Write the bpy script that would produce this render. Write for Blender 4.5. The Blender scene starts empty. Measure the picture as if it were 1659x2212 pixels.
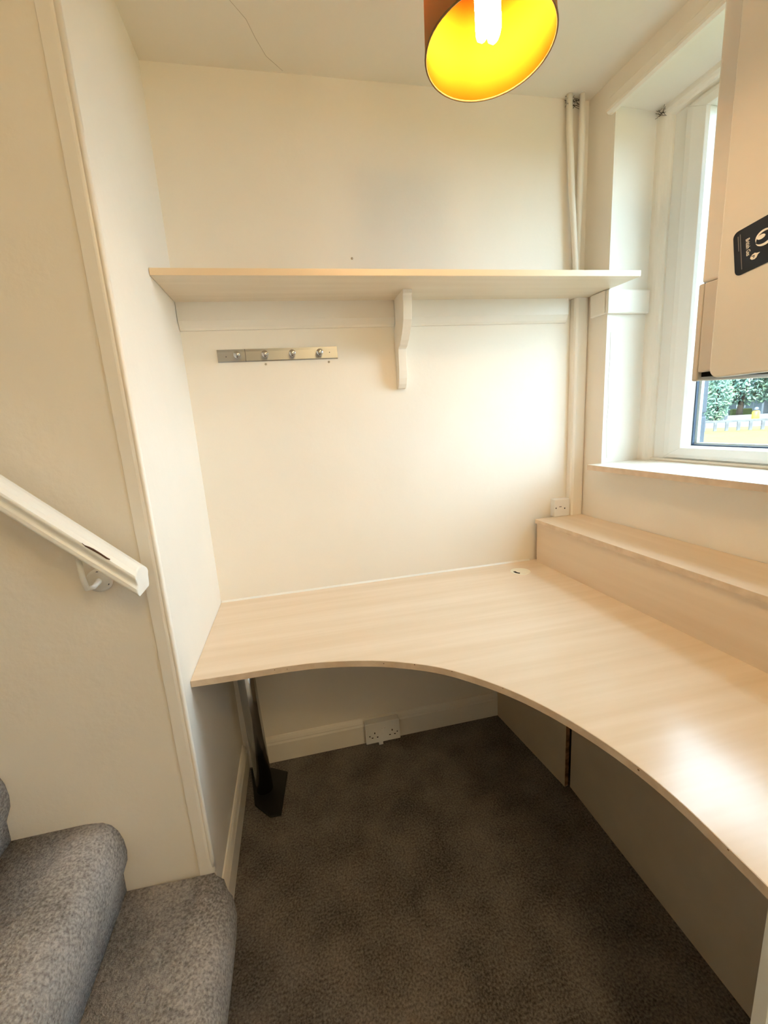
import bpy, bmesh, math, random
from mathutils import Matrix, Vector
random.seed(7)
S = bpy.context.scene
COL = S.collection

# ------------------------------------------------------------------ camera
CAM_POS = Vector((0.3276, -1.6334, 1.3647))
CR = Vector((0.9758, -0.2093, -0.0635)); CU = Vector((0.1042, 0.1893, 0.9764)); CF = Vector((0.1923, 0.9593, -0.2065))
cd = bpy.data.cameras.new('camera'); cam = bpy.data.objects.new('camera', cd); COL.objects.link(cam)
cam.matrix_world = Matrix(((CR.x, CU.x, -CF.x, CAM_POS.x), (CR.y, CU.y, -CF.y, CAM_POS.y), (CR.z, CU.z, -CF.z, CAM_POS.z), (0, 0, 0, 1)))
cd.sensor_fit = 'HORIZONTAL'; cd.sensor_width = 36.0
cd.lens = 36.0 * 925.07 / 1659.0
cd.clip_start = 0.02; cd.clip_end = 400
S.camera = cam

# ------------------------------------------------------------------ world, sun, exposure
SKY = 13.3
w = bpy.data.worlds.new('sky'); S.world = w; w.use_nodes = True
bg = w.node_tree.nodes['Background']
bg.inputs[0].default_value = (0.66, 0.88, 1.06, 1); bg.inputs[1].default_value = SKY
sd = bpy.data.lights.new('sun', 'SUN'); sd.energy = 20.0; sd.angle = 0.02; sd.color = (1.0, 0.93, 0.78)
sun = bpy.data.objects.new('sun', sd); COL.objects.link(sun)
sun.rotation_euler = (math.radians(35), math.radians(-40), 0)
BULB = 185.0; FILL_DOME = 50.0
vs = S.view_settings
vs.view_transform = 'Standard'; vs.look = 'None'; vs.exposure = 0.12; vs.gamma = 1.0; vs.use_curve_mapping = False
S.cycles.max_bounces = 12; S.cycles.diffuse_bounces = 8; S.cycles.sample_clamp_indirect = 12.0

# ------------------------------------------------------------------ dimensions
H = 2.463
W = 1.521; AR = -0.0549
MR = Matrix.Translation((W, 0, 0)) @ Matrix.Rotation(math.atan(-AR), 4, 'Z')   # frame of the right wall
DESK = 0.73

# ------------------------------------------------------------------ materials
def mat(name, col, rough=0.6, spec=0.5, metal=0.0, var=0.0, vscale=3.0, vstretch=(1, 1, 1), bump=0.0, bscale=60.0, bdist=0.002, col2=None, coat=0.0, detail=3.0):
    m = bpy.data.materials.new(name); m.use_nodes = True
    nt = m.node_tree; b = nt.nodes['Principled BSDF']
    b.inputs['Base Color'].default_value = (*col, 1); b.inputs['Roughness'].default_value = rough
    b.inputs['Specular IOR Level'].default_value = spec; b.inputs['Metallic'].default_value = metal
    if coat: b.inputs['Coat Weight'].default_value = coat
    tc = nt.nodes.new('ShaderNodeTexCoord')
    if var or col2:
        mp = nt.nodes.new('ShaderNodeMapping'); mp.inputs['Scale'].default_value = vstretch
        nz = nt.nodes.new('ShaderNodeTexNoise'); nz.inputs['Scale'].default_value = vscale; nz.inputs['Detail'].default_value = detail
        rp = nt.nodes.new('ShaderNodeValToRGB')
        c2 = col2 or tuple(c * (1 - var) for c in col)
        rp.color_ramp.elements[0].position = 0.35; rp.color_ramp.elements[1].position = 0.65
        rp.color_ramp.elements[0].color = (*c2, 1); rp.color_ramp.elements[1].color = (*col, 1)
        nt.links.new(tc.outputs['Object'], mp.inputs[0]); nt.links.new(mp.outputs[0], nz.inputs['Vector'])
        nt.links.new(nz.outputs['Fac'], rp.inputs[0]); nt.links.new(rp.outputs[0], b.inputs['Base Color'])
    if bump:
        n2 = nt.nodes.new('ShaderNodeTexNoise'); n2.inputs['Scale'].default_value = bscale; n2.inputs['Detail'].default_value = 4
        bp = nt.nodes.new('ShaderNodeBump'); bp.inputs['Strength'].default_value = bump; bp.inputs['Distance'].default_value = bdist
        nt.links.new(tc.outputs['Object'], n2.inputs['Vector']); nt.links.new(n2.outputs['Fac'], bp.inputs['Height']); nt.links.new(bp.outputs[0], b.inputs['Normal'])
    return m

def carpet(name, light, dark):
    m = bpy.data.materials.new(name); m.use_nodes = True
    nt = m.node_tree; b = nt.nodes['Principled BSDF']
    b.inputs['Roughness'].default_value = 0.95; b.inputs['Specular IOR Level'].default_value = 0.1
    b.inputs['Sheen Weight'].default_value = 0.15; b.inputs['Sheen Roughness'].default_value = 0.6
    tc = nt.nodes.new('ShaderNodeTexCoord')
    n1 = nt.nodes.new('ShaderNodeTexNoise'); n1.inputs['Scale'].default_value = 170; n1.inputs['Detail'].default_value = 3
    n2 = nt.nodes.new('ShaderNodeTexNoise'); n2.inputs['Scale'].default_value = 7; n2.inputs['Detail'].default_value = 4
    mx = nt.nodes.new('ShaderNodeMath'); mx.operation = 'MULTIPLY_ADD'; mx.inputs[1].default_value = 0.62; 
    ml = nt.nodes.new('ShaderNodeMath'); ml.operation = 'MULTIPLY'; ml.inputs[1].default_value = 0.38
    rp = nt.nodes.new('ShaderNodeValToRGB')
    rp.color_ramp.elements[0].position = 0.36; rp.color_ramp.elements[0].color = (*dark, 1)
    rp.color_ramp.elements[1].position = 0.64; rp.color_ramp.elements[1].color = (*light, 1)
    for n in (n1, n2): nt.links.new(tc.outputs['Object'], n.inputs['Vector'])
    nt.links.new(n2.outputs['Fac'], ml.inputs[0]); nt.links.new(n1.outputs['Fac'], mx.inputs[0]); nt.links.new(ml.outputs[0], mx.inputs[2])
    nt.links.new(mx.outputs[0], rp.inputs[0]); nt.links.new(rp.outputs[0], b.inputs['Base Color'])
    bp = nt.nodes.new('ShaderNodeBump'); bp.inputs['Strength'].default_value = 0.9; bp.inputs['Distance'].default_value = 0.006
    nt.links.new(n1.outputs['Fac'], bp.inputs['Height']); nt.links.new(bp.outputs[0], b.inputs['Normal'])
    return m

def emis(name, col, strength):
    m = bpy.data.materials.new(name); m.use_nodes = True
    nt = m.node_tree; nt.nodes.clear()
    e = nt.nodes.new('ShaderNodeEmission'); e.inputs[0].default_value = (*col, 1); e.inputs[1].default_value = strength
    o = nt.nodes.new('ShaderNodeOutputMaterial'); nt.links.new(e.outputs[0], o.inputs[0])
    return m

def cloth(name, col, trans, fac):
    m = bpy.data.materials.new(name); m.use_nodes = True
    nt = m.node_tree; b = nt.nodes['Principled BSDF']; o = nt.nodes['Material Output']
    b.inputs['Base Color'].default_value = (*col, 1); b.inputs['Roughness'].default_value = 0.8; b.inputs['Specular IOR Level'].default_value = 0.1
    t = nt.nodes.new('ShaderNodeBsdfTranslucent'); t.inputs[0].default_value = (*trans, 1)
    mx = nt.nodes.new('ShaderNodeMixShader'); mx.inputs[0].default_value = fac
    nt.links.new(b.outputs[0], mx.inputs[1]); nt.links.new(t.outputs[0], mx.inputs[2]); nt.links.new(mx.outputs[0], o.inputs[0])
    tc = nt.nodes.new('ShaderNodeTexCoord'); wv = nt.nodes.new('ShaderNodeTexNoise'); wv.inputs['Scale'].default_value = 500
    bp = nt.nodes.new('ShaderNodeBump'); bp.inputs['Strength'].default_value = 0.3; bp.inputs['Distance'].default_value = 0.001
    nt.links.new(tc.outputs['Object'], wv.inputs['Vector']); nt.links.new(wv.outputs['Fac'], bp.inputs['Height']); nt.links.new(bp.outputs[0], b.inputs['Normal'])
    return m

def glass():
    m = bpy.data.materials.new('window_glass'); m.use_nodes = True
    nt = m.node_tree; nt.nodes.clear()
    t = nt.nodes.new('ShaderNodeBsdfTransparent'); t.inputs[0].default_value = (0.95, 0.98, 0.98, 1)
    g = nt.nodes.new('ShaderNodeBsdfGlossy'); g.inputs['Roughness'].default_value = 0.02
    lw = nt.nodes.new('ShaderNodeLayerWeight'); lw.inputs[0].default_value = 0.5
    pw = nt.nodes.new('ShaderNodeMath'); pw.operation = 'POWER'; pw.inputs[1].default_value = 5.0
    f = nt.nodes.new('ShaderNodeMath'); f.operation = 'MULTIPLY_ADD'; f.inputs[1].default_value = 0.5; f.inputs[2].default_value = 0.025
    nt.links.new(lw.outputs['Facing'], pw.inputs[0]); nt.links.new(pw.outputs[0], f.inputs[0])
    mx = nt.nodes.new('ShaderNodeMixShader'); o = nt.nodes.new('ShaderNodeOutputMaterial')
    nt.links.new(f.outputs[0], mx.inputs[0]); nt.links.new(t.outputs[0], mx.inputs[1]); nt.links.new(g.outputs[0], mx.inputs[2]); nt.links.new(mx.outputs[0], o.inputs[0])
    return m

M = {}
M['wall'] = mat('cream_wall_paint', (0.86, 0.805, 0.715), 0.65, 0.3, var=0.03, vscale=2.5, bump=0.25, bscale=22, bdist=0.004)
M['stairwall'] = mat('cream_woodchip_paint', (0.85, 0.785, 0.68), 0.65, 0.3, var=0.03, vscale=3, bump=0.35, bscale=35, bdist=0.004)
M['ceil'] = mat('ceiling_paint', (0.86, 0.805, 0.71), 0.8, 0.2, var=0.03, vscale=2, bump=0.25, bscale=14, bdist=0.004)
M['gloss'] = mat('cream_gloss_paint', (0.85, 0.80, 0.715), 0.35, 0.5, bump=0.12, bscale=30, bdist=0.002)
M['white'] = mat('white_gloss_paint', (0.82, 0.80, 0.74), 0.3, 0.5, bump=0.06, bscale=25)
M['pvc'] = mat('white_window_plastic', (0.82, 0.82, 0.79), 0.25, 0.5)
M['gasket'] = mat('dark_rubber_gasket', (0.03, 0.05, 0.09), 0.5)
M['glass'] = glass()
M['carpet'] = carpet('brown_grey_carpet', (0.225, 0.195, 0.175), (0.045, 0.038, 0.034))
M['stepcarpet'] = carpet('grey_stair_carpet', (0.50, 0.46, 0.435), (0.15, 0.135, 0.125))
M['maple'] = mat('pale_maple_laminate', (0.79, 0.650, 0.50), 0.21, 0.55, vscale=3.0, vstretch=(0.5, 9, 9), col2=(0.735, 0.585, 0.425), bump=0.02, bscale=200, bdist=0.0005)
M['maple_right'] = mat('pale_maple_laminate_lengthways', (0.76, 0.620, 0.47), 0.4, 0.4, vscale=3.0, vstretch=(9, 0.5, 9), col2=(0.72, 0.575, 0.425))
M['edge'] = mat('maple_edging', (0.72, 0.57, 0.42), 0.4, 0.4, vscale=30, vstretch=(1, 1, 1), col2=(0.63, 0.48, 0.34))
M['shelf'] = mat('cream_shelf_laminate', (0.76, 0.665, 0.53), 0.4, 0.4, vscale=4, vstretch=(0.4, 8, 8), col2=(0.72, 0.62, 0.485))
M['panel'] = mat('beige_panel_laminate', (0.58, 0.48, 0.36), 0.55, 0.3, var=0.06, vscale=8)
M['chip'] = mat('raw_chipboard', (0.30, 0.17, 0.09), 0.9, 0.1, var=0.6, vscale=40)
M['chrome'] = mat('chrome', (0.50, 0.50, 0.50), 0.18, 0.5, 1.0)
M['satin'] = mat('brushed_aluminium', (0.40, 0.41, 0.42), 0.30, 0.5, 1.0, bump=0.03, bscale=300)
M['black'] = mat('black_plastic', (0.004, 0.004, 0.004), 0.5)
M['dark'] = mat('dark_recess', (0.01, 0.01, 0.01), 0.9, 0.1)
M['plastic'] = mat('white_plastic', (0.80, 0.795, 0.79), 0.3, 0.5)
M['boiler'] = mat('boiler_white_enamel', (0.70, 0.66, 0.585), 0.16, 0.5)
M['boilergrey'] = mat('boiler_grey_plastic', (0.60, 0.545, 0.47), 0.4, 0.4)
M['navy'] = mat('navy_sticker', (0.006, 0.014, 0.030), 0.35, 0.4, vscale=14, col2=(0.004, 0.007, 0.014))
M['print'] = mat('white_print', (0.85, 0.82, 0.74), 0.5)
M['greyprint'] = mat('grey_print', (0.14, 0.14, 0.15), 0.5)
M['shade'] = cloth('brown_shade_fabric', (0.62, 0.40, 0.17), (0.75, 0.46, 0.17), 0.55)
M['lining'] = cloth('yellow_shade_lining', (0.46, 0.146, 0.004), (0.95, 0.62, 0.22), 0.22)
M['bulb'] = emis('lit_bulb', (1.0, 0.70, 0.40), BULB)
M['brick'] = mat('blue_grey_stone', (0.1152, 0.1224, 0.144), 0.9, 0.2, var=0.3, vscale=6, bump=0.5, bscale=60, bdist=0.004)
M['grout'] = mat('pale_mortar', (0.1944, 0.1944, 0.1944), 0.95, 0.1)
M['lawn'] = mat('dry_lawn', (0.09866, 0.08104, 0.02678), 0.95, 0.1, vscale=1.5, col2=(0.07752, 0.07399, 0.02114), bump=0.6, bscale=20, bdist=0.05)
M['road'] = mat('pale_asphalt', (0.08208, 0.08892, 0.09576), 0.9, 0.2, var=0.15, vscale=1)
M['timber'] = mat('weathered_timber', (0.09, 0.0936, 0.099), 0.9, 0.1, var=0.3, vscale=6)
M['render'] = mat('white_render', (0.1382, 0.1382, 0.1382), 0.9, 0.1, var=0.05)
M['hoard'] = mat('pale_blue_boards', (0.1642, 0.1915, 0.2052), 0.8, 0.2, var=0.1, vscale=2)
M['hedge1'] = mat('yellow_green_hedge', (0.06336, 0.07488, 0.02016), 0.9, 0.1, var=0.3, vscale=8)
M['yellow'] = mat('yellow_paint', (0.2016, 0.1267, 0), 0.5)
M['greycap'] = mat('grey_cap', (0.05, 0.055, 0.07), 0.6)
M['leaf'] = mat('tree_leaves', (0.115, 0.165, 0.085), 0.8, 0.2, vscale=0.5, col2=(0.075, 0.145, 0.120))
M['bark'] = mat('bark', (0.0288, 0.02304, 0.01728), 0.9, 0.1, var=0.4, vscale=9)
M['slate'] = mat('grey_roof', (0.03456, 0.03456, 0.03744), 0.9, 0.1, var=0.3, vscale=4)

# ------------------------------------------------------------------ mesh helpers
class B:
    def __init__(s): s.v = []; s.f = []; s.sm = []
    def add(s, vs, fs, smooth=False):
        o = len(s.v); s.v += [tuple(v) for v in vs]
        for f in fs: s.f.append([i + o for i in f]); s.sm.append(smooth)
        return s
    def box(s, x0, x1, y0, y1, z0, z1):
        return s.add([(x0, y0, z0), (x1, y0, z0), (x1, y1, z0), (x0, y1, z0), (x0, y0, z1), (x1, y0, z1), (x1, y1, z1), (x0, y1, z1)],
                     [(0, 3, 2, 1), (4, 5, 6, 7), (0, 1, 5, 4), (1, 2, 6, 5), (2, 3, 7, 6), (3, 0, 4, 7)])
    def prism(s, poly, a0, a1, axis='z', smooth=False):
        n = len(poly)
        def P(p, a): return (p[0], p[1], a) if axis == 'z' else ((p[0], a, p[1]) if axis == 'y' else (a, p[0], p[1]))
        vs = [P(p, a0) for p in poly] + [P(p, a1) for p in poly]
        s.add(vs, [list(range(n))[::-1], list(range(n, 2 * n))])
        return s.add(vs, [(i, (i + 1) % n, n + (i + 1) % n, n + i) for i in range(n)], smooth)
    def loft(s, loops, cap=True, smooth=True, closed=True):
        n = len(loops[0]); vs = [v for l in loops for v in l]; fs = []
        m = n if closed else n - 1
        for k in range(len(loops) - 1):
            for i in range(m): fs.append((k * n + i, k * n + (i + 1) % n, (k + 1) * n + (i + 1) % n, (k + 1) * n + i))
        s.add(vs, fs, smooth)
        if cap:
            s.add(loops[0], [list(range(n))[::-1]]); s.add(loops[-1], [list(range(n))])
        return s
    def tube(s, path, r, seg=12, cap=True):
        path = [Vector(p) for p in path]; rs = r if isinstance(r, (list, tuple)) else [r] * len(path)
        t = (path[1] - path[0]).normalized(); a = t.orthogonal().normalized(); loops = []
        for i, p in enumerate(path):
            t = (path[min(i + 1, len(path) - 1)] - path[max(i - 1, 0)]).normalized()
            a = (a - t * a.dot(t)).normalized(); b = t.cross(a)
            loops.append([tuple(p + (a * math.cos(q) + b * math.sin(q)) * rs[i]) for q in [2 * math.pi * k / seg for k in range(seg)]])
        return s.loft(loops, cap)
    def lathe(s, prof, seg=32, axis='z', c=(0, 0, 0), smooth=True, cap=True):
        loops = []
        for r, h in prof:
            l = []
            for k in range(seg):
                q = 2 * math.pi * k / seg; u, v = r * math.cos(q), r * math.sin(q)
                p = (u, v, h) if axis == 'z' else ((u, h, v) if axis == 'y' else (h, u, v))
                l.append((p[0] + c[0], p[1] + c[1], p[2] + c[2]))
            loops.append(l)
        return s.loft(loops, cap, smooth)
    def obj(s, name, m, parent=None, bevel=0, seg=2, mw=None, weld=True):
        me = bpy.data.meshes.new(name); bm = bmesh.new()
        vv = [bm.verts.new(v) for v in s.v]
        for f, sm in zip(s.f, s.sm):
            try: fc = bm.faces.new([vv[i] for i in f]); fc.smooth = sm
            except ValueError: pass
        if weld: bmesh.ops.remove_doubles(bm, verts=bm.verts, dist=1e-5)
        bmesh.ops.recalc_face_normals(bm, faces=bm.faces)
        bm.to_mesh(me); bm.free()
        me.materials.append(m if not isinstance(m, str) else M[m])
        o = bpy.data.objects.new(name, me); COL.objects.link(o)
        if parent is not None: o.parent = parent
        elif mw is not None: o.matrix_world = mw
        if bevel:
            b = o.modifiers.new('bevel', 'BEVEL'); b.width = bevel; b.segments = seg; b.limit_method = 'ANGLE'; b.angle_limit = math.radians(40)
        return o

def tag(o, label, cat, group=None, kind=None):
    o['label'] = label; o['category'] = cat
    if group: o['group'] = group
    if kind: o['kind'] = kind
    return o
def struct(o, label=None, cat=None):
    o['kind'] = 'structure'
    if label: o['label'] = label
    if cat: o['category'] = cat
    return o
def thing(name, label, cat, mw=Matrix(), group=None):
    o = bpy.data.objects.new(name, None); COL.objects.link(o); o.matrix_world = mw; o.empty_display_size = 0.05
    return tag(o, label, cat, group)
def T(x, y, z): return Matrix.Translation((x, y, z))
def copy_obj(o, parent=None, loc=None):
    c = o.copy(); COL.objects.link(c)
    if parent is not None: c.parent = parent
    if loc is not None: c.location = loc
    return c
def catmull(pts, n=8):
    P = [2 * Vector(pts[0]) - Vector(pts[1])] + [Vector(p) for p in pts] + [2 * Vector(pts[-1]) - Vector(pts[-2])]
    out = []
    for i in range(1, len(P) - 2):
        for k in range(n):
            t = k / n; a, b, c, d = P[i - 1], P[i], P[i + 1], P[i + 2]
            out.append(0.5 * ((2 * b) + (c - a) * t + (2 * a - 5 * b + 4 * c - d) * t * t + (3 * b - a - 3 * c + d) * t ** 3))
    out.append(P[-2]); return [tuple(p) for p in out]

# ================================================================== STRUCTURE
struct(B().box(-1.3, 1.75, -2.7, 0.12, -0.06, 0).obj('floor', 'carpet'), 'dark brown-grey carpeted floor', 'floor')
struct(B().box(-1.3, 1.95, -2.75, 0.3, H, H + 0.12).obj('ceiling', 'ceil'), 'cream painted ceiling', 'ceiling')
struct(B().box(-0.12, 1.95, 0, 0.14, -0.06, H).obj('wall_back', 'wall'), 'cream painted back wall behind the desk', 'wall')
struct(B().box(-0.10, 0, -0.59, 0.02, -0.06, H).obj('wall_left', 'wall'), 'cream side wall at the left end of the desk alcove', 'wall')
struct(B().box(-1.3, -0.0386, -0.60, -0.48, -0.06, H).obj('wall_stair', 'stairwall'), 'tan lit wall beside the staircase with the handrail', 'wall')
struct(B().box(-1.42, -1.3, -2.75, -0.4, -0.06, H).obj('wall_stair_end', 'wall'), 'wall at the far end of the stairs', 'wall')
struct(B().box(-1.3, 1.85, -2.82, -2.7, -0.06, H).obj('wall_front', 'wall'), 'wall on the near side of the room', 'wall')
WY0, WY1 = -0.1316, -1.12; SILL = 1.1465; HEAD = 2.3684
b = B()
W2A, W2B, W2Z0, W2Z1 = -1.75, -2.35, 0.95, 2.15
b.box(0, 0.27, WY0, 0.10, -0.06, H); b.box(0, 0.27, W2A, WY1, -0.06, H); b.box(0, 0.27, -2.75, W2B, -0.06, H)
b.box(0, 0.27, W2B, W2A, -0.06, W2Z0); b.box(0, 0.27, W2B, W2A, W2Z1, H)
b.box(0, 0.27, WY1, WY0, -0.06, SILL - 0.021); b.box(0, 0.27, WY1, WY0, HEAD, H)
struct(b.obj('wall_right', 'wall', mw=MR, weld=False), 'cream wall on the right with the deep window recess', 'wall')
# outer stone leaf, with its own blocks at the jamb that shows through the glass
b = B(); b.box(0.27, 0.335, -0.262, 0.4, -0.3, 2.9); b.box(0.27, 0.335, W2A, WY1 + 0.06, -0.3, 2.9); b.box(0.27, 0.335, -3.0, W2B, -0.3, 2.9)
b.box(0.27, 0.335, W2B, W2A, -0.3, W2Z0); b.box(0.27, 0.335, W2B, W2A, W2Z1, 2.9)
b.box(0.27, 0.335, WY1 + 0.06, -0.262, -0.3, SILL - 0.04); b.box(0.27, 0.335, WY1 + 0.06, -0.262, HEAD - 0.04, 2.9)
ow = struct(b.obj('wall_outer', 'grout', mw=MR, weld=False), 'outer stone face of the house wall around the window', 'wall')
blk = B().box(0.273, 0.348, -0.272, 0.03, 0, 0.188).obj('stone_block', 'brick', ow, 0.006)
blk.location.z = 1.118
for i in range(1, 7): copy_obj(blk, ow, (0, 0, 1.118 + i * 0.2))

# corner trim board with rounded arris where the alcove meets the stair wall
b = B(); r = 0.012
pl = [(-0.036, -0.585), (-0.036, -0.607)] + [(-0.0 - r + r * math.cos(q), -0.608 + r + r * math.sin(q)) for q in [-math.pi / 2 + k * math.pi / 12 for k in range(7)]] + [(0.0, -0.585)]
struct(B().prism(pl, 0.19, H - 0.001, 'z').obj('trim_1', 'gloss'), 'cream corner board on the end of the alcove wall', 'trim')
# rounded painted bead along that arris
struct(B().tube([(-0.0015, -0.6015, 0.215), (-0.0015, -0.6015, 0.24), (-0.0015, -0.6015, H - 0.002)], [0.004, 0.0065, 0.0065], 10).obj('trim_2', 'gloss'), 'rounded bead running up the alcove corner', 'trim')

# baseboards
prof = [(0, 0), (-0.016, 0), (-0.016, 0.082), (-0.0125, 0.09), (-0.0125, 0.094), (-0.009, 0.104), (-0.004, 0.112), (0, 0.114)]
struct(B().prism(prof, 0.016, 1.13, 'x').obj('baseboard_back', 'gloss'), 'cream skirting board along the back wall under the desk', 'baseboard')
struct(B().prism([(-p[0], p[1]) for p in prof], -0.592, -0.0165, 'y').obj('baseboard_left', 'gloss'), 'cream moulded skirting board on the alcove side wall', 'baseboard')

# head casing over the window recess
pr = [(0, 2.352), (-0.012, 2.352), (-0.020, 2.358), (-0.021, 2.366), (-0.015, 2.372), (-0.014, 2.398), (-0.006, 2.406), (0, 2.406)]
b = B(); b.prism([(p[0], p[1]) for p in pr], -0.985, -0.112, 'y')
struct(b.obj('trim_3', 'gloss', mw=MR), 'cream moulded casing above the window recess', 'trim')

# ---------------------------------------------------------------- window
win = bpy.data.objects.new('window_1', None); COL.objects.link(win); win.matrix_world = MR
struct(win, 'white framed window with bright garden view behind the boiler', 'window')
XF = 0.2037
B().box(-0.07, 0.2035, WY1 - 0.05, -0.137, SILL - 0.0205, SILL).obj('window_sill', mat('sill_board', (0.80, 0.76, 0.68), 0.3, 0.5), win, 0.002)
B().box(-0.0712, -0.0698, WY1 - 0.05, -0.137, SILL - 0.0203, SILL - 0.0004).obj('sill_edging', 'edge', win)
# quadrant bead around the recess
def quad(x, y, sy, n=6, r=0.032):
    return [(x, y)] + [(x - r * math.cos(q), y + sy * r * math.sin(q)) for q in [k * math.pi / 2 / n for k in range(n + 1)]]
rr = 0.030
for (n, y, sy) in (('jamb_bead', WY0, -1), ('jamb_bead', WY1, 1)):
    pl = [(XF, y), (XF - 0.028, y)] + [(XF - 0.028 * math.cos(q), y + sy * (0.012 + 0.04 * math.sin(q))) for q in [k * math.pi / 12 for k in range(7)]]
    B().prism(pl, SILL, HEAD, 'z').obj(n, 'gloss', win)
pl = [(XF, HEAD), (XF - 0.028, HEAD)] + [(XF - 0.028 * math.cos(q), HEAD - 0.008 - 0.03 * math.sin(q)) for q in [k * math.pi / 12 for k in range(7)]]
B().prism(pl, WY1, WY0, 'y').obj('head_bead', 'gloss', win)
B().box(XF - 0.014, XF, WY1, WY0, SILL, SILL + 0.010).obj('sill_bead', 'gloss', win, 0.003)
def ring(b, y0, y1, z0, z1, t, x0, x1, tb=None, tt=None):
    tb = tb or t; tt = tt or t
    b.box(x0, x1, y1, y1 + t, z0, z1); b.box(x0, x1, y0 - t, y0, z0, z1)
    b.box(x0, x1, y1 + t, y0 - t, z0, z0 + tb); b.box(x0, x1, y1 + t, y0 - t, z1 - tt, z1); return b
ob = B(); ob.box(XF, 0.268, WY0 - 0.103, WY0, SILL, HEAD); ob.box(XF, 0.268, WY1, WY1 + 0.06, SILL, HEAD)
ob.box(XF, 0.268, WY1 + 0.06, WY0 - 0.103, SILL, SILL + 0.016); ob.box(XF, 0.268, WY1 + 0.06, WY0 - 0.103, HEAD - 0.05, HEAD)
ob.obj('outer_frame', 'pvc', win, 0.004)
# sash: mitred bevelled bars
y0, y1, z0, z1 = -0.236, WY1 + 0.057, SILL + 0.0155, HEAD - 0.048
def sash_loop(d, x): return [(x, y0 - d, z0 + d), (x, y1 + d, z0 + d), (x, y1 + d, z1 - d), (x, y0 - d, z1 - d)]
def sash_bar(i):
    prof = [(0.0, XF + 0.012), (0.0, XF - 0.012), (0.012, XF - 0.016), (0.0375, XF - 0.016), (0.0415, XF - 0.008), (0.044, XF + 0.024), (0.044, XF + 0.05), (0.0, XF + 0.05)]
    A = [];
    la = []; lb = []
    for d, x in prof:
        d = d * (1.9 if i in (1, 3) else 1.0)
        dz = d if i in (0, 2) else d / 1.9; dy = d if i in (1, 3) else d * 1.9
        q = [(x, y0 - dy, z0 + dz), (x, y1 + dy, z0 + dz), (x, y1 + dy, z1 - dz), (x, y0 - dy, z1 - dz)]
        la.append(q[i]); lb.append(q[(i + 1) % 4])
    return B().loft([la, lb], True, False)
for i in range(4): sash_bar(i).obj('sash_bar', 'pvc', win, 0.0012)
gy0, gy1, gz0, gz1 = y0 - 0.0836, y1 + 0.0836, z0 + 0.044, z1 - 0.044
ring(B(), gy0, gy1, gz0, gz1, 0.004, XF + 0.022, XF + 0.031).obj('gasket', 'gasket', win)
B().box(XF + 0.031, XF + 0.035, gy1 - 0.004, gy0 + 0.004, gz0 - 0.004, gz1 + 0.004).obj('glass_pane', 'glass', win)
ring(B(), gy0, gy1, gz0, gz1, 0.010, XF + 0.036, XF + 0.048).obj('spacer_bar', 'pvc', win)

# unseen second window, added behind the camera to let in more daylight
w2 = bpy.data.objects.new('added_window', None); COL.objects.link(w2); w2.matrix_world = MR
struct(w2, 'unseen second window added for daylight on the near part of the right wall', 'window')
for n_, a_ in (('frame_bar', (XF, 0.262, W2A - 0.06, W2A, W2Z0, W2Z1)), ('frame_bar', (XF, 0.262, W2B, W2B + 0.06, W2Z0, W2Z1)), ('frame_bar', (XF, 0.262, W2B + 0.06, W2A - 0.06, W2Z0, W2Z0 + 0.06)), ('frame_bar', (XF, 0.262, W2B + 0.06, W2A - 0.06, W2Z1 - 0.06, W2Z1)), ('mullion', (XF, 0.262, (W2A + W2B) / 2 - 0.03, (W2A + W2B) / 2 + 0.03, W2Z0 + 0.06, W2Z1 - 0.06))):
    B().box(*a_).obj(n_, 'pvc', w2, 0.004)
B().box(XF + 0.025, XF + 0.03, W2B + 0.055, (W2A + W2B) / 2 - 0.025, W2Z0 + 0.055, W2Z1 - 0.055).obj('glass_pane', 'glass', w2)
B().box(XF + 0.025, XF + 0.03, (W2A + W2B) / 2 + 0.025, W2A - 0.055, W2Z0 + 0.055, W2Z1 - 0.055).obj('glass_pane', 'glass', w2)
B().box(-0.03, XF, W2B - 0.02, W2A + 0.02, W2Z0 + 0.0005, W2Z0 + 0.02).obj('window_sill', 'gloss', w2, 0.003)

# ================================================================== DESK
curve = catmull([(0.0, -0.530), (0.105, -0.534), (0.193, -0.535), (0.262, -0.538), (0.345, -0.547), (0.462, -0.577), (0.552, -0.615), (0.651, -0.678), (0.744, -0.778), (0.806, -0.876), (0.850, -0.982), (0.875, -1.078), (0.884, -1.160), (0.884, -1.235), (0.882, -1.309)], 6)
def xr(y): return W + AR * y
desk = thing('corner_desk', 'built-in corner desk of pale maple laminate with a concave front edge', 'desk', T(0, 0, 0))
poly = [(0.001, -0.001)] + [(max(p[0], 0.001), p[1]) for p in curve] + [(xr(-1.309) - 0.002, -1.309), (xr(0) - 0.002, -0.001)]  # runs on under the ledge to the wall
top = B().prism(poly, DESK - 0.018, DESK).obj('desktop', 'maple', desk)
# edging strip that follows the curved front
lo = []
for i, p in enumerate(curve):
    a = Vector(curve[max(i - 1, 0)]); c = Vector(curve[min(i + 1, len(curve) - 1)]); t = (c - a).normalized(); n = Vector((t.y, -t.x))
    if i == 0: n = Vector((0, -1))
    q0 = Vector(p); q1 = q0 + n * 0.0012
    lo.append([(max(q0.x, 0.001), q0.y, DESK - 0.018), (max(q1.x, 0.001), q1.y, DESK - 0.018), (max(q1.x, 0.001), q1.y, DESK - 0.0004), (max(q0.x, 0.001), q0.y, DESK - 0.0004)])
eb = B().loft(lo, True, False).obj('edge_band', 'edge', top); eb['label'] = 'beige edging strip with small chips'
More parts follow.
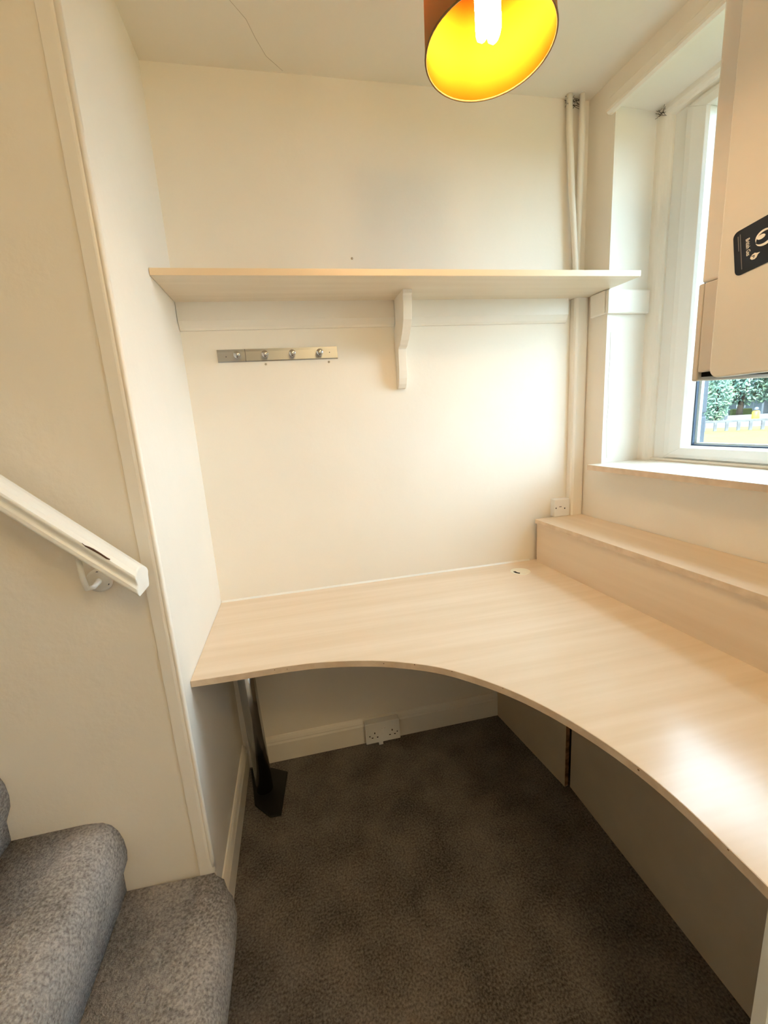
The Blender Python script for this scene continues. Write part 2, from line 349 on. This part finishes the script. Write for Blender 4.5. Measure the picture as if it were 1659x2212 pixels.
# chips in the edging
for i in (14, 17, 33, 38, 43, 49, 66, 78):
    p = Vector(curve[i]); a = Vector(curve[i - 1]); c = Vector(curve[i + 1]); t = (c - a).normalized(); n = Vector((t.y, -t.x))
    zc = DESK - random.uniform(0.002, 0.012); s = random.uniform(0.0012, 0.0024)
    q = [p + n * 0.0009 - t * s, p + n * 0.0009 + t * s, p + n * 0.0015 + t * s * .7, p + n * 0.0015 - t * s * .7]
    B().prism([tuple(v) for v in q], zc - s * .7, zc + s * .7).obj('edge_chip', 'chip', top)
# sealant bead along the wall
struct(B().prism([(-0.0005, DESK), (-0.007, DESK), (-0.0045, DESK + 0.003), (-0.0005, DESK + 0.006)], 0.002, 1.29, 'x').obj('trim_4', 'white'), 'white sealant bead where the desk meets the back wall', 'trim')
# cable grommet
gr = B().lathe([(0.040, 0.0), (0.040, 0.002), (0.037, 0.0035), (0.034, 0.003), (0.0, 0.003)], 32).obj('cable_grommet', mat('grommet_plastic', (0.80, 0.74, 0.58), 0.35), desk)
gr.location = (1.184, -0.115, DESK - 0.0022)
arc = [(0.029 * math.cos(q), 0.029 * math.sin(q)) for q in [math.radians(165 + k * 9) for k in range(9)]] + [(0.019 * math.cos(q), 0.019 * math.sin(q)) for q in [math.radians(237 - k * 9) for k in range(9)]]
B().prism(arc, 0.0028, 0.0036).obj('cable_slot', 'dark', gr)
# modesty panels
def slab(a, c, t, z0, z1):
    a = Vector(a); c = Vector(c); d = (c - a).normalized(); n = Vector((-d.y, d.x)) * t
    return [tuple(a), tuple(c), tuple(c + n), tuple(a + n)]
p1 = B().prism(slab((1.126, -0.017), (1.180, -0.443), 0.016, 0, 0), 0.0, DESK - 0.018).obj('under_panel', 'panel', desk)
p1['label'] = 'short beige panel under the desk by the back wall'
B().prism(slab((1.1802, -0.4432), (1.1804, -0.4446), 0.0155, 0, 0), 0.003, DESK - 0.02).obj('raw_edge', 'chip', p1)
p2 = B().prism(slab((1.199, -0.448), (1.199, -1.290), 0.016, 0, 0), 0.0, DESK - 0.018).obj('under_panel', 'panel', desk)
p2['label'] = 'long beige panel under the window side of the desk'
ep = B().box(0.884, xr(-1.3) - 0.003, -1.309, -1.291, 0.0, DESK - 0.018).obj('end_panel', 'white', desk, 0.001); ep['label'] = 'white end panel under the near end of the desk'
# chrome leg on black foot plate
LX, LY = 0.086, -0.150
leg = B().lathe([(0.031, 0.008), (0.031, DESK - 0.034)], 32).obj('desk_leg', 'chrome', desk); leg.location = (LX, LY, 0); leg.rotation_euler = (0, -0.022, 0); leg['label'] = 'round chrome desk leg'
cp = B().lathe([(0.045, DESK - 0.034), (0.045, DESK - 0.018)], 24).obj('top_plate', 'black', leg)
fp = B(); fp.prism([(0.022, -0.030), (0.052, -0.215), (0.110, -0.282), (0.150, -0.284), (0.172, -0.088), (0.10, -0.045)], 0.0, 0.008)
fp.obj('foot_plate', 'black', desk, 0.003)['label'] = 'black foot plate under the chrome leg'

# ---------------------------------------------------------------- ledge on the desk
ledge = thing('desk_ledge', 'long raised maple ledge standing on the desk along the window wall', 'ledge', MR @ T(0, 0, DESK))
B().box(-0.220, -0.003, -1.31, -0.016, 0.1705, 0.1885).obj('ledge_top', 'maple_right', ledge, 0.001)
B().box(-0.212, -0.196, -1.31, -0.016, 0.0, 0.1705).obj('front_panel', 'maple_right', ledge)
B().box(-0.2212, -0.2199, -1.31, -0.016, 0.1707, 0.1883).obj('edge_band', 'edge', ledge)

# ================================================================== SHELF
ZS = 1.788
shelf = thing('wall_shelf', 'long pale laminate wall shelf with front edge tinted orange as by lamplight above the desk', 'shelf', T(0, 0, ZS))
D = -0.277
B().prism([(0.001, -0.001), (0.001, D), (xr(D) - 0.002, D), (xr(0) - 0.002, -0.001)], 0, 0.019).obj('shelf_board', 'shelf', shelf, 0.0008)
B().prism([(0.0012, D), (0.0012, D - 0.0008), (xr(D) - 0.0022, D - 0.0008), (xr(D) - 0.0022, D)], 0.0005, 0.0185).obj('edge_band', mat('lamp_tinted_edging', (0.80, 0.62, 0.41), 0.4), shelf)  # orange of the lamp's glow is put into the edging colour
cl = [(-0.001, 0), (-0.022, 0), (-0.022, -0.058), (-0.019, -0.064), (-0.017, -0.068), (-0.012, -0.078), (-0.006, -0.085), (-0.001, -0.086)]
c1 = B().prism(cl, 0.002, 0.736, 'x').obj('cleat', 'gloss', shelf)
c2 = B().prism(cl, 0.769, 1.440, 'x').obj('cleat', 'gloss', shelf)
# bracket: shaped wooden board
bp = [(-0.0225, 0.0), (-0.150, 0.0), (-0.150, -0.012), (-0.144, -0.018)] + [(y, z) for y, z in [(-0.1435, -0.050), (-0.136, -0.091), (-0.122, -0.113), (-0.106, -0.131), (-0.088, -0.148), (-0.073, -0.158), (-0.070, -0.162), (-0.060, -0.166), (-0.0475, -0.169), (-0.046, -0.172), (-0.045, -0.204), (-0.043, -0.245), (-0.038, -0.272), (-0.030, -0.292), (-0.018, -0.305), (-0.001, -0.308)]] + [(-0.001, -0.10), (-0.0225, -0.08)]
bk = B().prism(bp, 0.737, 0.768, 'x').obj('bracket', 'gloss', shelf, 0.0015); bk['label'] = 'cream painted shaped wooden bracket'
# cleats on the window wall and round the recess
cw = B().box(-0.014, -0.0005, WY0 + 0.001, -0.055, 1.705, 1.787).obj('wall_cleat', 'gloss', None, 0.004, mw=MR)
tag(cw, 'short cream batten on the window wall under the shelf end', 'batten')
cw2 = B().box(-0.012, 0.176, WY0 - 0.016, WY0 - 0.0005, 1.703, 1.787).obj('wall_cleat', 'gloss', None, 0.005, mw=MR)
tag(cw2, 'cream batten across the side of the window recess below shelf height', 'batten')

# ---------------------------------------------------------------- hook rail
hr = thing('coat_hook_rail', 'brushed metal rail with four round coat hooks under the shelf', 'coat rack', T(0.3145, 0, 1.619))
pp = [(-0.0005, -0.021), (-0.003, -0.021), (-0.005, -0.018), (-0.0052, 0.012), (-0.004, 0.0205), (-0.0005, 0.021)]
B().prism(pp, -0.2065, 0.2065, 'x').obj('back_plate', 'satin', hr)
B().box(-0.1145, -0.1130, -0.0057, -0.004, -0.0205, 0.0205).obj('plate_line', 'greycap', hr)  # thin dark line across the back plate
hk0 = None
for x in (-0.140, -0.047, 0.046, 0.141):
    if hk0 is None:
        hk0 = B().lathe([(0.0075, -0.004), (0.0075, -0.022), (0.0115, -0.026), (0.0115, -0.034), (0.0105, -0.0355), (0.0, -0.0355)], 24, 'y').obj('hook', 'chrome', hr); hk0.location = (x, 0, -0.001)
    else: copy_obj(hk0, hr, (x, 0, -0.001))
sc0 = B().lathe([(0.0018, -0.0045), (0.0018, -0.0058), (0.0, -0.006)], 10, 'y').obj('screw', 'greycap', hr); sc0.location = (-0.178, 0, -0.003)
copy_obj(sc0, hr, (0.178, 0, 0.001))

# ================================================================== CORNER SERVICES
tr = B(); pl = [(1.464, -0.001), (1.464, -0.024), (1.468, -0.031), (1.476, -0.035), (1.512, -0.035), (1.519, -0.033), (1.520, -0.001)]
tr.prism(pl, DESK + 0.1885, ZS - 0.0005)
tag(tr.obj('pipe_boxing', 'gloss'), 'cream painted vertical pipe boxing in the corner below the shelf', 'pipe boxing')
tag(B().tube([(1.424, -0.022, H - 0.0005), (1.427, -0.022, 2.36), (1.440, -0.026, 2.15), (1.456, -0.031, 1.95), (1.467, -0.034, ZS + 0.0195)], [0.0105, 0.0115, 0.0115, 0.0105, 0.0105], 12).obj('heating_pipe', 'gloss'), 'cream painted pipe nearer the back wall, leaning inwards above the shelf', 'pipe', 'corner pipes above the shelf')
tag(B().tube([(1.470, -0.030, H - 0.0005), (1.472, -0.030, 2.36), (1.474, -0.024, 2.15), (1.478, -0.014, 1.95), (1.480, -0.0115, ZS + 0.0195)], [0.0095, 0.0115, 0.0115, 0.0105, 0.0105], 12).obj('heating_pipe', 'gloss'), 'cream painted pipe nearer the window wall in the corner above the shelf', 'pipe', 'corner pipes above the shelf')
# junction box
jb = thing('junction_box', 'small white square blanking box on the ledge in the corner', 'electrical box', T(1.4255, 0, DESK + 0.1885))
B().box(-0.036, 0.036, -0.026, -0.0005, 0.0, 0.075).obj('box', 'plastic', jb, 0.003)
B().box(-0.0365, 0.0365, -0.032, -0.026, -0.0, 0.0755).obj('face_plate', 'plastic', jb, 0.004)
s0 = B().lathe([(0.003, -0.0318), (0.003, -0.0328), (0, -0.033)], 12, 'y').obj('screw', 'greycap', jb); s0.location = (-0.029, 0, 0.038)
copy_obj(s0, jb, (0.012, 0, 0.034))
B().box(-0.014, -0.003, -0.0324, -0.0319, 0.041, 0.044).obj('embossed_mark', 'greyprint', jb)
# double socket on skirting
so = thing('double_socket', 'white double wall socket on the skirting board under the desk', 'socket', T(0.578, -0.0165, 0.0))
B().box(-0.073, 0.073, -0.030, 0, 0.024, 0.114).obj('back_box', 'plastic', so, 0.003)
B().box(-0.0755, 0.0755, -0.037, -0.030, 0.021, 0.117).obj('face_plate', 'plastic', so, 0.003)
for g, sx in ((-0.036, -1), (0.040, 1)):
    B().box(g - 0.002, g + 0.002, -0.0376, -0.0365, 0.066, 0.074).obj('pin_slot', 'dark', so)
    for d in (-0.011, 0.011): B().box(g + d - 0.0035, g + d + 0.0035, -0.0376, -0.0365, 0.047, 0.051).obj('pin_slot', 'dark', so)
    q = B().lathe([(0.003, -0.0365), (0.003, -0.0376), (0, -0.0378)], 10, 'y').obj('screw', 'greycap', so); q.location = (g + sx * 0.022, 0, 0.058)
B().box(-0.008, -0.001, -0.040, -0.0365, 0.070, 0.088).obj('rocker_switch', 'plastic', so, 0.001)
B().box(0.006, 0.013, -0.040, -0.0365, 0.070, 0.088).obj('rocker_switch', 'plastic', so, 0.001)
B().box(-0.020, -0.002, -0.034, -0.02, 0.006, 0.0235).obj('cable_entry', 'plastic', so, 0.001)

# small marks: filled plug holes, hairline cracks and cobwebs
CE = bpy.data.objects['ceiling']; WB = bpy.data.objects['wall_back']; WR = bpy.data.objects['wall_right']
M['crack'] = mat('hairline_crack', (0.46, 0.38, 0.28), 0.9, 0.1)
M['web'] = mat('dusty_cobweb', (0.10, 0.085, 0.07), 0.9, 0.1)
def crack(par, pts, wd, fx):
    b = B()
    for (a, c) in zip(pts[:-1], pts[1:]): b.tube([fx(a), fx(c)], wd, 5)
    return b.obj('crack', 'crack', par, weld=False)
cp = [(0.145, -0.290), (0.190, -0.262), (0.240, -0.268), (0.285, -0.230), (0.325, -0.175), (0.345, -0.120), (0.372, -0.060), (0.420, -0.010)]
crack(CE, cp, 0.0006, lambda p: (p[0], p[1], H))
rc = [(0.018, 1.64), (0.020, 1.55), (0.016, 1.46), (0.022, 1.38), (0.017, 1.30), (0.021, 1.22), (0.024, 1.165)]
crack(WR, rc, 0.0007, lambda p: (p[0], WY0, p[1]))
pg = B().lathe([(0.004, 0.0), (0.004, -0.001), (0.002, -0.002), (0.0, -0.002)], 10, 'y').obj('filler_plug', 'crack', WB); pg.location = (0.266, 0, 1.588)
copy_obj(pg, WB, (0.488, 0, 1.588)); copy_obj(pg, WB, (0.60, 0, 1.93))
def cobweb(mw, c, size, n, label):
    b = B()
    for _ in range(n):
        a = Vector([random.uniform(-1, 1) * v for v in size]); d = Vector([random.uniform(-1, 1) * v for v in size])
        b.tube([c + a, c + (a + d) / 2 + Vector((0, 0, -0.003)), c + d], 0.0007, 4)
    o = b.obj('cobweb', 'web', None, mw=mw, weld=False); tag(o, label, 'cobweb'); return o
cobweb(Matrix(), Vector((1.449, -0.018, H - 0.020)), (0.040, 0.012, 0.018), 26, 'dusty cobweb between the pipe tops at the ceiling')
cobweb(MR, Vector((XF - 0.030, WY0 - 0.022, HEAD - 0.020)), (0.016, 0.020, 0.016), 16, 'dusty cobweb in the upper corner of the window recess')
cobweb(MR, Vector((XF - 0.012, WY0 - 0.020, 1.795)), (0.010, 0.010, 0.020), 10, 'small dark cobweb on the window bead above the recess batten')

# ================================================================== HANDRAIL
hd = thing('handrail', 'white painted moulded handrail sloping up the stair wall', 'handrail', T(-0.01, -0.60, 1.07))
ep_ = [(-0.6849, 1.1005), (-0.6660, 1.0950), (-0.6504, 1.0855), (-0.6455, 1.0775), (-0.6500, 1.0700), (-0.6520, 1.0600), (-0.6540, 1.0495), (-0.6586, 1.0455), (-0.7165, 1.0440), (-0.7225, 1.0490), (-0.7215, 1.0600), (-0.7175, 1.0680), (-0.7190, 1.0740), (-0.7221, 1.0830), (-0.7200, 1.0890), (-0.7107, 1.0957), (-0.6980, 1.0995)]
L = 1.15; SL = 0.977
la = [(0.0, y + 0.60, z - 1.07) for y, z in ep_]; lb = [(-L, y + 0.60, z - 1.07 + SL * L) for y, z in ep_]
B().loft([la, lb], True, False).obj('rail', 'white', hd, 0.0025)
# score of worn paint along the front
B().prism([(-0.083, 0.1006), (-0.079, 0.0960), (-0.066, 0.0864), (-0.0556, 0.0764), (-0.045, 0.0654), (-0.0405, 0.0618), (-0.0405, 0.0608), (-0.046, 0.0634), (-0.056, 0.0737), (-0.067, 0.0834), (-0.078, 0.0927)], -0.1214, -0.118, 'y').obj('worn_patch', mat('bare_dark_wood', (0.10, 0.045, 0.025), 0.8), hd)
def bracket(x):
    zc = 1.056 + SL * (-0.128 - x) - 1.07
    rs = B().lathe([(0.027, -0.0005), (0.027, -0.005), (0.020, -0.008), (0.0, -0.009)], 24, 'y').obj('rail_bracket', 'white', hd); rs.location = (x + 0.01, 0, zc)
    B().tube([(0.0, -0.006, 0.0), (0.0, -0.035, -0.004), (0.001, -0.066, 0.004), (0.004, -0.080, 0.030), (0.004, -0.081, 0.075)], [0.007, 0.0055, 0.0055, 0.0055, 0.0055], 10).obj('bracket_arm', 'white', rs)
    for a in (90, 210, 330):
        s_ = B().lathe([(0.0035, -0.0055), (0.0035, -0.0075), (0, -0.008)], 8, 'y').obj('screw', 'greycap', rs); s_.location = (0.019 * math.cos(math.radians(a)), 0, 0.019 * math.sin(math.radians(a)))
bracket(-0.128); bracket(-0.95)

# ================================================================== STAIRS
st = thing('staircase', 'grey carpeted stairs rising to the left along the stair wall', 'stairs', T(0, -0.60, 0))
YN = -0.95
def step(xn, z0, z1, corner, back):
    hh = z1 - z0
    prof = [(-0.022, 0.0), (-0.020, 0.25), (-0.004, 0.42), (0.0, 0.55), (-0.002, 0.70), (-0.010, 0.83), (-0.022, 0.92), (-0.040, 0.975), (-0.075, 1.0)]
    loops = []
    for off, hz in prof:
        z = z0 + hz * hh; xx = xn + off; ins = -off
        if corner:
            l = [(back, -0.001, z), (min(-0.0, xx), -0.001 - 0.15 * ins, z), (min(xx, 0.026), -0.014 - .4 * ins, z), (xx - 0.012, -0.036 - .4 * ins, z), (xx - 0.003, -0.065 - 0.3 * ins, z), (xx, -0.10, z), (xx, -0.3, z), (xx, -0.6, z), (xx, YN, z), (back, YN, z)]
        else:
            l = [(back, -0.001, z), (xx - 0.03, -0.001, z), (xx - 0.02, -0.001, z), (xx, -0.001, z), (xx, -0.05, z), (xx, -0.10, z), (xx, -0.3, z), (xx, -0.6, z), (xx, YN, z), (back, YN, z)]
        loops.append(l)
    b = B().loft(loops, False, True)
    n = len(loops[0]); b.add(loops[0], [list(range(n))[::-1]]); b.add(loops[-1], [list(range(n))], True)
    return b.obj('step', 'stepcarpet', st)
step(0.058, 0.0, 0.203, True, -0.232)
step(-0.197, 0.203, 0.431, False, -0.445)
step(-0.414, 0.431, 0.655, False, -0.66)
step(-0.630, 0.655, 0.88, False, -0.88)
step(-0.846, 0.88, 1.105, False, -1.29)
# supporting carcass under the treads
B().prism([(-0.235, 0.0), (-1.289, 0.0), (-1.289, 0.88), (-0.882, 0.88), (-0.882, 0.655), (-0.662, 0.655), (-0.662, 0.431), (-0.447, 0.431), (-0.447, 0.203), (-0.235, 0.203)], -0.002, YN + 0.01, 'y').obj('stair_carcass', 'white', st)

# ================================================================== BOILER (hangs on the right wall)
bo = thing('boiler', 'white wall-hung boiler with a navy sticker in front of the window', 'boiler', MR @ T(0, -0.7435, 1.41))
YB = -0.40
def rrect(y0, y1, z0, z1, r, n=6):
    out = []
    for cy, cz, a in ((y1 - r, z1 - r, 0), (y0 + r, z1 - r, 90), (y0 + r, z0 + r, 180), (y1 - r, z0 + r, 270)):
        out += [(cy + r * math.cos(math.radians(a + k * 90 / n)), cz + r * math.sin(math.radians(a + k * 90 / n))) for k in range(n + 1)]
    return out
B().box(-0.284, -0.0005, YB + 0.004, 0.010, 0.216, 0.76).obj('casing', 'boiler', bo, 0.006, 4)
lw = B()
lw.box(-0.285, -0.0005, 0.002, 0.016, 0.001, 0.215); lw.box(-0.285, -0.0005, YB, YB + 0.014, 0.001, 0.215); lw.box(-0.285, -0.271, YB + 0.014, 0.002, 0.02, 0.215)
lw.obj('control_casing', 'boilergrey', bo, 0.004, 3, weld=False)
B().box(-0.271, -0.002, YB + 0.014, 0.002, 0.010, 0.07).obj('underside_shade', 'dark', bo)  # near-black fill paints the shade inside the open bottom
dr = B().prism(rrect(YB + 0.003, -0.038, 0.003, 0.755, 0.022), -0.300, -0.2855, 'x').obj('front_door', 'boiler', bo, 0.004, 3)
for i, yy in enumerate((-0.10, -0.15, -0.20, -0.27, -0.32)):
    tag_ = B().tube([(-0.12, yy, 0.012), (-0.12, yy, -0.03), (-0.06, yy, -0.07), (-0.02, yy, -0.09), (-0.02, yy, -0.25)], 0.0075, 10).obj('boiler_pipe', mat('copper', (0.6, 0.3, 0.17), 0.3, 0.5, 1.0) if i == 0 else bpy.data.materials['copper'], bo)
# sticker on the door
stk = B().prism(rrect(-0.135, 0.0, -0.0435, 0.0435, 0.011), -0.0010, 0.0, 'x').obj('sticker', 'navy', bo)
stk.location = (-0.3003, -0.0715, 0.2445); stk.rotation_euler = (math.radians(-8.3), 0, 0); stk['label'] = 'navy sticker with white lettering'
def text(body, size, m, parent, loc, rot, name):
    cu = bpy.data.curves.new(name, 'FONT'); cu.body = body; cu.size = size; cu.align_x = 'LEFT'; cu.offset = 0.00012
    t = bpy.data.objects.new(name + '_tmp', cu); COL.objects.link(t)
    me = bpy.data.meshes.new_from_object(t.evaluated_get(bpy.context.evaluated_depsgraph_get()))
    bpy.data.objects.remove(t); me.name = name; me.materials.clear(); me.materials.append(M[m])
    o = bpy.data.objects.new(name, me); COL.objects.link(o); o.parent = parent
    o.matrix_local = T(*loc) @ rot
    return o
# reads downwards: text x -> -z, text y -> -y (to the right as seen), facing -x
RT = Matrix(((0, 0, -1, 0), (0, -1, 0, 0), (-1, 0, 0, 0), (0, 0, 0, 1)))
text('British Gas', 0.0108, 'print', stk, (-0.0012, -0.0240, 0.0200), RT @ Matrix.Diagonal((0.70, 1, 1, 1)), 'lettering')
# flame mark
fl = [(0.0, 0.0), (-0.003, -0.0035), (-0.008, -0.0045), (-0.012, -0.0025), (-0.014, 0.0015), (-0.0185, 0.0040), (-0.0125, 0.0052), (-0.009, 0.0072), (-0.004, 0.0058), (-0.001, 0.0030)]
B().prism([(-0.0305 + p[0], -0.0215 + p[1]) for p in fl], -0.0014, -0.0009, 'x').obj('flame_mark', 'print', stk)
B().prism([(-0.0335, -0.0178), (-0.0395, -0.0185), (-0.0375, -0.0232), (-0.0365, -0.0232), (-0.0375, -0.0197), (-0.0335, -0.0190)], -0.0017, -0.0013, 'x').obj('flame_stroke', 'navy', stk)
# swirl emblem
def cres(r0, r1, a0, a1, cy, cz, sx=1.0):
    n = 16; o_ = []; i_ = []
    for k in range(n + 1):
        q = math.radians(a0 + (a1 - a0) * k / n); t = math.sin(math.pi * k / n)
        o_.append((cy + r0 * math.cos(q) * sx, cz + r0 * math.sin(q))); i_.append((cy + (r0 - (r0 - r1) * t) * math.cos(q) * sx, cz + (r0 - (r0 - r1) * t) * math.sin(q)))
    return o_ + i_[::-1]
B().prism(cres(0.0135, 0.0095, -20, 170, -0.0575, 0.0075, 1.2), -0.0014, -0.0009, 'x').obj('emblem', 'print', stk)
B().prism(cres(0.0135, 0.0085, 160, 350, -0.0575, 0.0045, 1.2), -0.0014, -0.0009, 'x').obj('emblem', 'print', stk)
B().prism([(-0.0520 + 0.0075 * math.cos(q), 0.0095 + 0.0042 * math.sin(q)) for q in [k * math.pi / 8 for k in range(16)]], -0.0016, -0.0011, 'x').obj('emblem', 'print', stk)
# small print
for k, (h0, h1) in enumerate(((0.033, 0.004), (0.035, -0.034))):
    B().box(-0.0014, -0.0009, -0.0090 - k * 0.0042 - 0.0016, -0.0090 - k * 0.0042, h1, h0).obj('small_print', 'greyprint', stk)

# ================================================================== PENDANT LAMP
LC = Vector((0.776, -0.718, 2.05)); ax = Vector((0.0, 0.075, 1.0)).normalized()
lamp = thing('pendant_lamp', 'yellow-lined drum pendant lampshade with lit bulb hanging from the ceiling', 'lamp', T(LC.x, LC.y, LC.z) @ Matrix.Rotation(-0.075, 4, 'X'))
R0, R1, HS = 0.123, 0.115, 0.215
def drum(ra, rb, t, z0, z1, seg=64):
    return B().lathe([(ra, z0), (rb, z1), (rb - t, z1), (ra - t, z0), (ra, z0)], seg, cap=False)
shd = drum(R0, R1, 0.0008, 0.0, HS).obj('shade', 'shade', lamp)
drum(R0 - 0.0009, R1 - 0.0009, 0.0006, 0.0005, HS - 0.0005).obj('lining', 'lining', shd)
rim = B(); n = 64
rim.tube([((R0 - 0.0008) * math.cos(2 * math.pi * k / n), (R0 - 0.0008) * math.sin(2 * math.pi * k / n), 0.0) for k in range(n + 1)], 0.0019, 8).obj('rim_tape', mat('shade_rim', (0.20, 0.12, 0.03), 0.8), shd)
for k in range(3):
    q = 2 * math.pi * (k + 0.12) / 3
    B().tube([(0.019 * math.cos(q), 0.019 * math.sin(q), 0.165), (0.07 * math.cos(q), 0.07 * math.sin(q), 0.169), ((R1 - 0.003) * math.cos(q), (R1 - 0.003) * math.sin(q), 0.200)], 0.0012, 6).obj('shade_wire', 'plastic', shd)
B().lathe([(0.017, 0.150), (0.0205, 0.153), (0.0205, 0.195), (0.012, 0.217), (0.006, 0.225)], 24).obj('lamp_holder', 'plastic', lamp)
bl = B().lathe([(0.0205, 0.130), (0.0225, 0.134), (0.0225, 0.1490), (0.016, 0.1495)], 24).obj('bulb_base', 'plastic', lamp)
bl2 = B(); 
for off in (-0.0115, 0.0115):
    pth = [(off, -0.011, 0.1295), (off, -0.011, 0.040)] + [(off, -0.011 * math.cos(q), 0.034 - 0.011 * math.sin(q)) for q in [k * math.pi / 6 for k in range(7)]] + [(off, 0.011, 0.040), (off, 0.011, 0.1295)]
    bl2.tube(pth, 0.0088, 10)
bl2.obj('bulb', 'bulb', lamp, weld=False)
# flex runs plumb to the ceiling rose
M_inv = lamp.matrix_world.inverted()
hp = Vector((0, 0, 0.223)); tp = M_inv @ Vector((LC.x, LC.y + 0.03, H - 0.035))
B().tube([tuple(hp), tuple(hp + Vector((0, 0.0, 0.02))), tuple(tp)], 0.0032, 8).obj('flex', 'plastic', lamp)
rp_ = B().lathe([(0.0, -0.040), (0.008, -0.040), (0.012, -0.030), (0.036, -0.022), (0.040, -0.012), (0.040, 0.0)], 28).obj('ceiling_rose', 'plastic', lamp)
rp_.matrix_local = M_inv @ T(LC.x, LC.y + 0.03, H - 0.0005)

# unseen ceiling light, added behind the camera as warm fill
cl_ = thing('fill_ceiling_light', 'unseen round ceiling light added as warm fill on the near part of the ceiling', 'lamp', T(0.75, -2.40, H))
B().lathe([(0.15, -0.0005), (0.15, -0.018), (0.14, -0.022)], 32).obj('fill_light_base', 'plastic', cl_)
B().lathe([(0.138, -0.0225), (0.135, -0.05), (0.115, -0.078), (0.08, -0.098), (0.04, -0.108), (0.0, -0.11)], 32).obj('fill_dome', emis('fill_dome_glow', (1.0, 0.74, 0.38), FILL_DOME), cl_)

# ================================================================== OUTSIDE
struct(B().box(1.95, 26.0, -30, 60, -0.25, -0.02).obj('ground_lawn', 'lawn'), 'sunlit dry yellow lawn outside the window', 'lawn')
# the street frame: along the knee-rail fence
FD = Vector((20.47 - 18.89, 13.41 - 14.61, 0)).normalized(); FN = Vector((-FD.y, FD.x, 0)) if (-FD.y) > 0 else Vector((FD.y, -FD.x, 0))
MF = Matrix(((FD.x, FN.x, 0, 19.7), (FD.y, FN.y, 0, 14.0), (0, 0, 1, 0), (0, 0, 0, 1)))
fe = thing('knee_rail_fence', 'low weathered timber rail fence at the end of the lawn', 'fence', MF)
B().box(-4.2, 4.2, -0.05, 0.05, 0.36, 0.45).obj('rail', 'timber', fe, 0.01)
po = None
for k in range(-10, 11):
    if po is None: po = B().box(-0.055, 0.055, -0.055, 0.055, -0.25, 0.37).obj('post', 'timber', fe, 0.01); po.location = (k * 0.42, 0, 0)
    else: copy_obj(po, fe, (k * 0.42, 0, 0))
struct(B().box(-40, 40, 3.0, 60, -0.25, -0.015).obj('ground_road', 'road', mw=MF), 'pale road beyond the low fence', 'road')
# kerb wall beyond the road
tag(B().box(-6, 24, 12.0, 12.3, -0.02, 0.28).obj('kerb_wall', 'render', mw=MF), 'low pale wall along the far side of the road', 'wall')
hb = thing('board_fence', 'pale blue board fence with low hedge at its foot across the road', 'fence', MF @ T(0, 16.5, 0))
pb = None
for k in range(8):
    if pb is None: pb = B().box(0, 0.47, -0.03, 0.03, -0.02, 1.5).obj('board', 'hoard', hb); pb.location = (1.4 + k * 0.49, 0, 0)
    else: copy_obj(pb, hb, (1.4 + k * 0.49, 0, 0))
tag(B().box(3.4, 4.6, 15.7, 16.3, -0.02, 0.62).obj('clipped_hedge', 'hedge1', mw=MF, bevel=0.1), 'low yellow-green hedge in front of the board fence', 'hedge')
hs = thing('white_garage', 'white rendered garage beyond the road under the tree', 'garage', MF @ T(6.7, 17.0, 0))
B().box(-1.2, 1.2, -0.2, 3.0, -0.02, 2.6).obj('walls', 'render', hs)
B().prism([(-1.4, 2.6), (1.4, 2.6), (0, 3.5)], -0.4, 3.2, 'y').obj('roof', 'slate', hs)
B().box(-0.9, 0.9, -0.25, -0.2, 0.0, 2.1).obj('garage_door', mat('garage_door', (0.1, 0.1, 0.1), 0.7), hs)
yb = thing('yellow_bollard', 'small yellow bollard with grey cap by the road', 'bollard', MF @ T(3.1, 9.4, 0))
B().lathe([(0.19, -0.02), (0.20, 0.05), (0.20, 0.50), (0.14, 0.58)], 16).obj('body', 'yellow', yb)
B().lathe([(0.10, 0.58), (0.12, 0.64), (0.10, 0.76), (0.0, 0.80)], 16).obj('cap', 'greycap', yb)
def tree(name, label, mw, trunk_h, blobs, nleaf, ls):
    t = thing(name, label, 'tree', mw, 'trees across the road')
    B().tube([(0, 0, -0.05), (0.05, 0, trunk_h * .5), (0.1, 0.05, trunk_h), (0.0, 0.0, trunk_h + 2.0)], [0.22, 0.17, 0.14, 0.05], 10).obj('trunk', 'bark', t)
    b = B()
    for cx, cy, cz, rx, ry, rz in blobs:
        for _ in range(nleaf):
            while True:
                v = Vector((random.uniform(-1, 1), random.uniform(-1, 1), random.uniform(-1, 1)))
                if 0.35 < v.length < 1: break
            p = Vector((cx + v.x * rx, cy + v.y * ry, cz + v.z * rz)); s = ls * random.uniform(.6, 1.4)
            e = Vector((random.uniform(-1, 1), random.uniform(-1, 1), random.uniform(-1, 1))).normalized(); f = e.orthogonal().normalized()
            b.add([p - e * s, p + f * s * .5, p + e * s, p - f * s * .5], [(0, 1, 2, 3)])
    fo = b.obj('foliage', 'leaf', t, weld=False); fo['kind'] = 'stuff'
    return t
tree('broad_tree', 'broad leafy tree hanging over the garage across the road', MF @ T(3.4, 14.0, 0), 1.6, [(0.6, 0, 2.9, 3.6, 1.6, 2.0), (-2.2, 0, 2.6, 2.4, 1.5, 1.9), (3.4, 0.2, 3.0, 2.6, 1.5, 1.9), (0, 0, 4.4, 3.0, 1.8, 1.5)], 3200, 0.17)
tree('leafy_shrub', 'tall leafy shrub at the left of the window view', MF @ T(1.35, 10.5, 0), 0.3, [(0, 0, 1.6, 0.8, 0.8, 1.7)], 1800, 0.11)
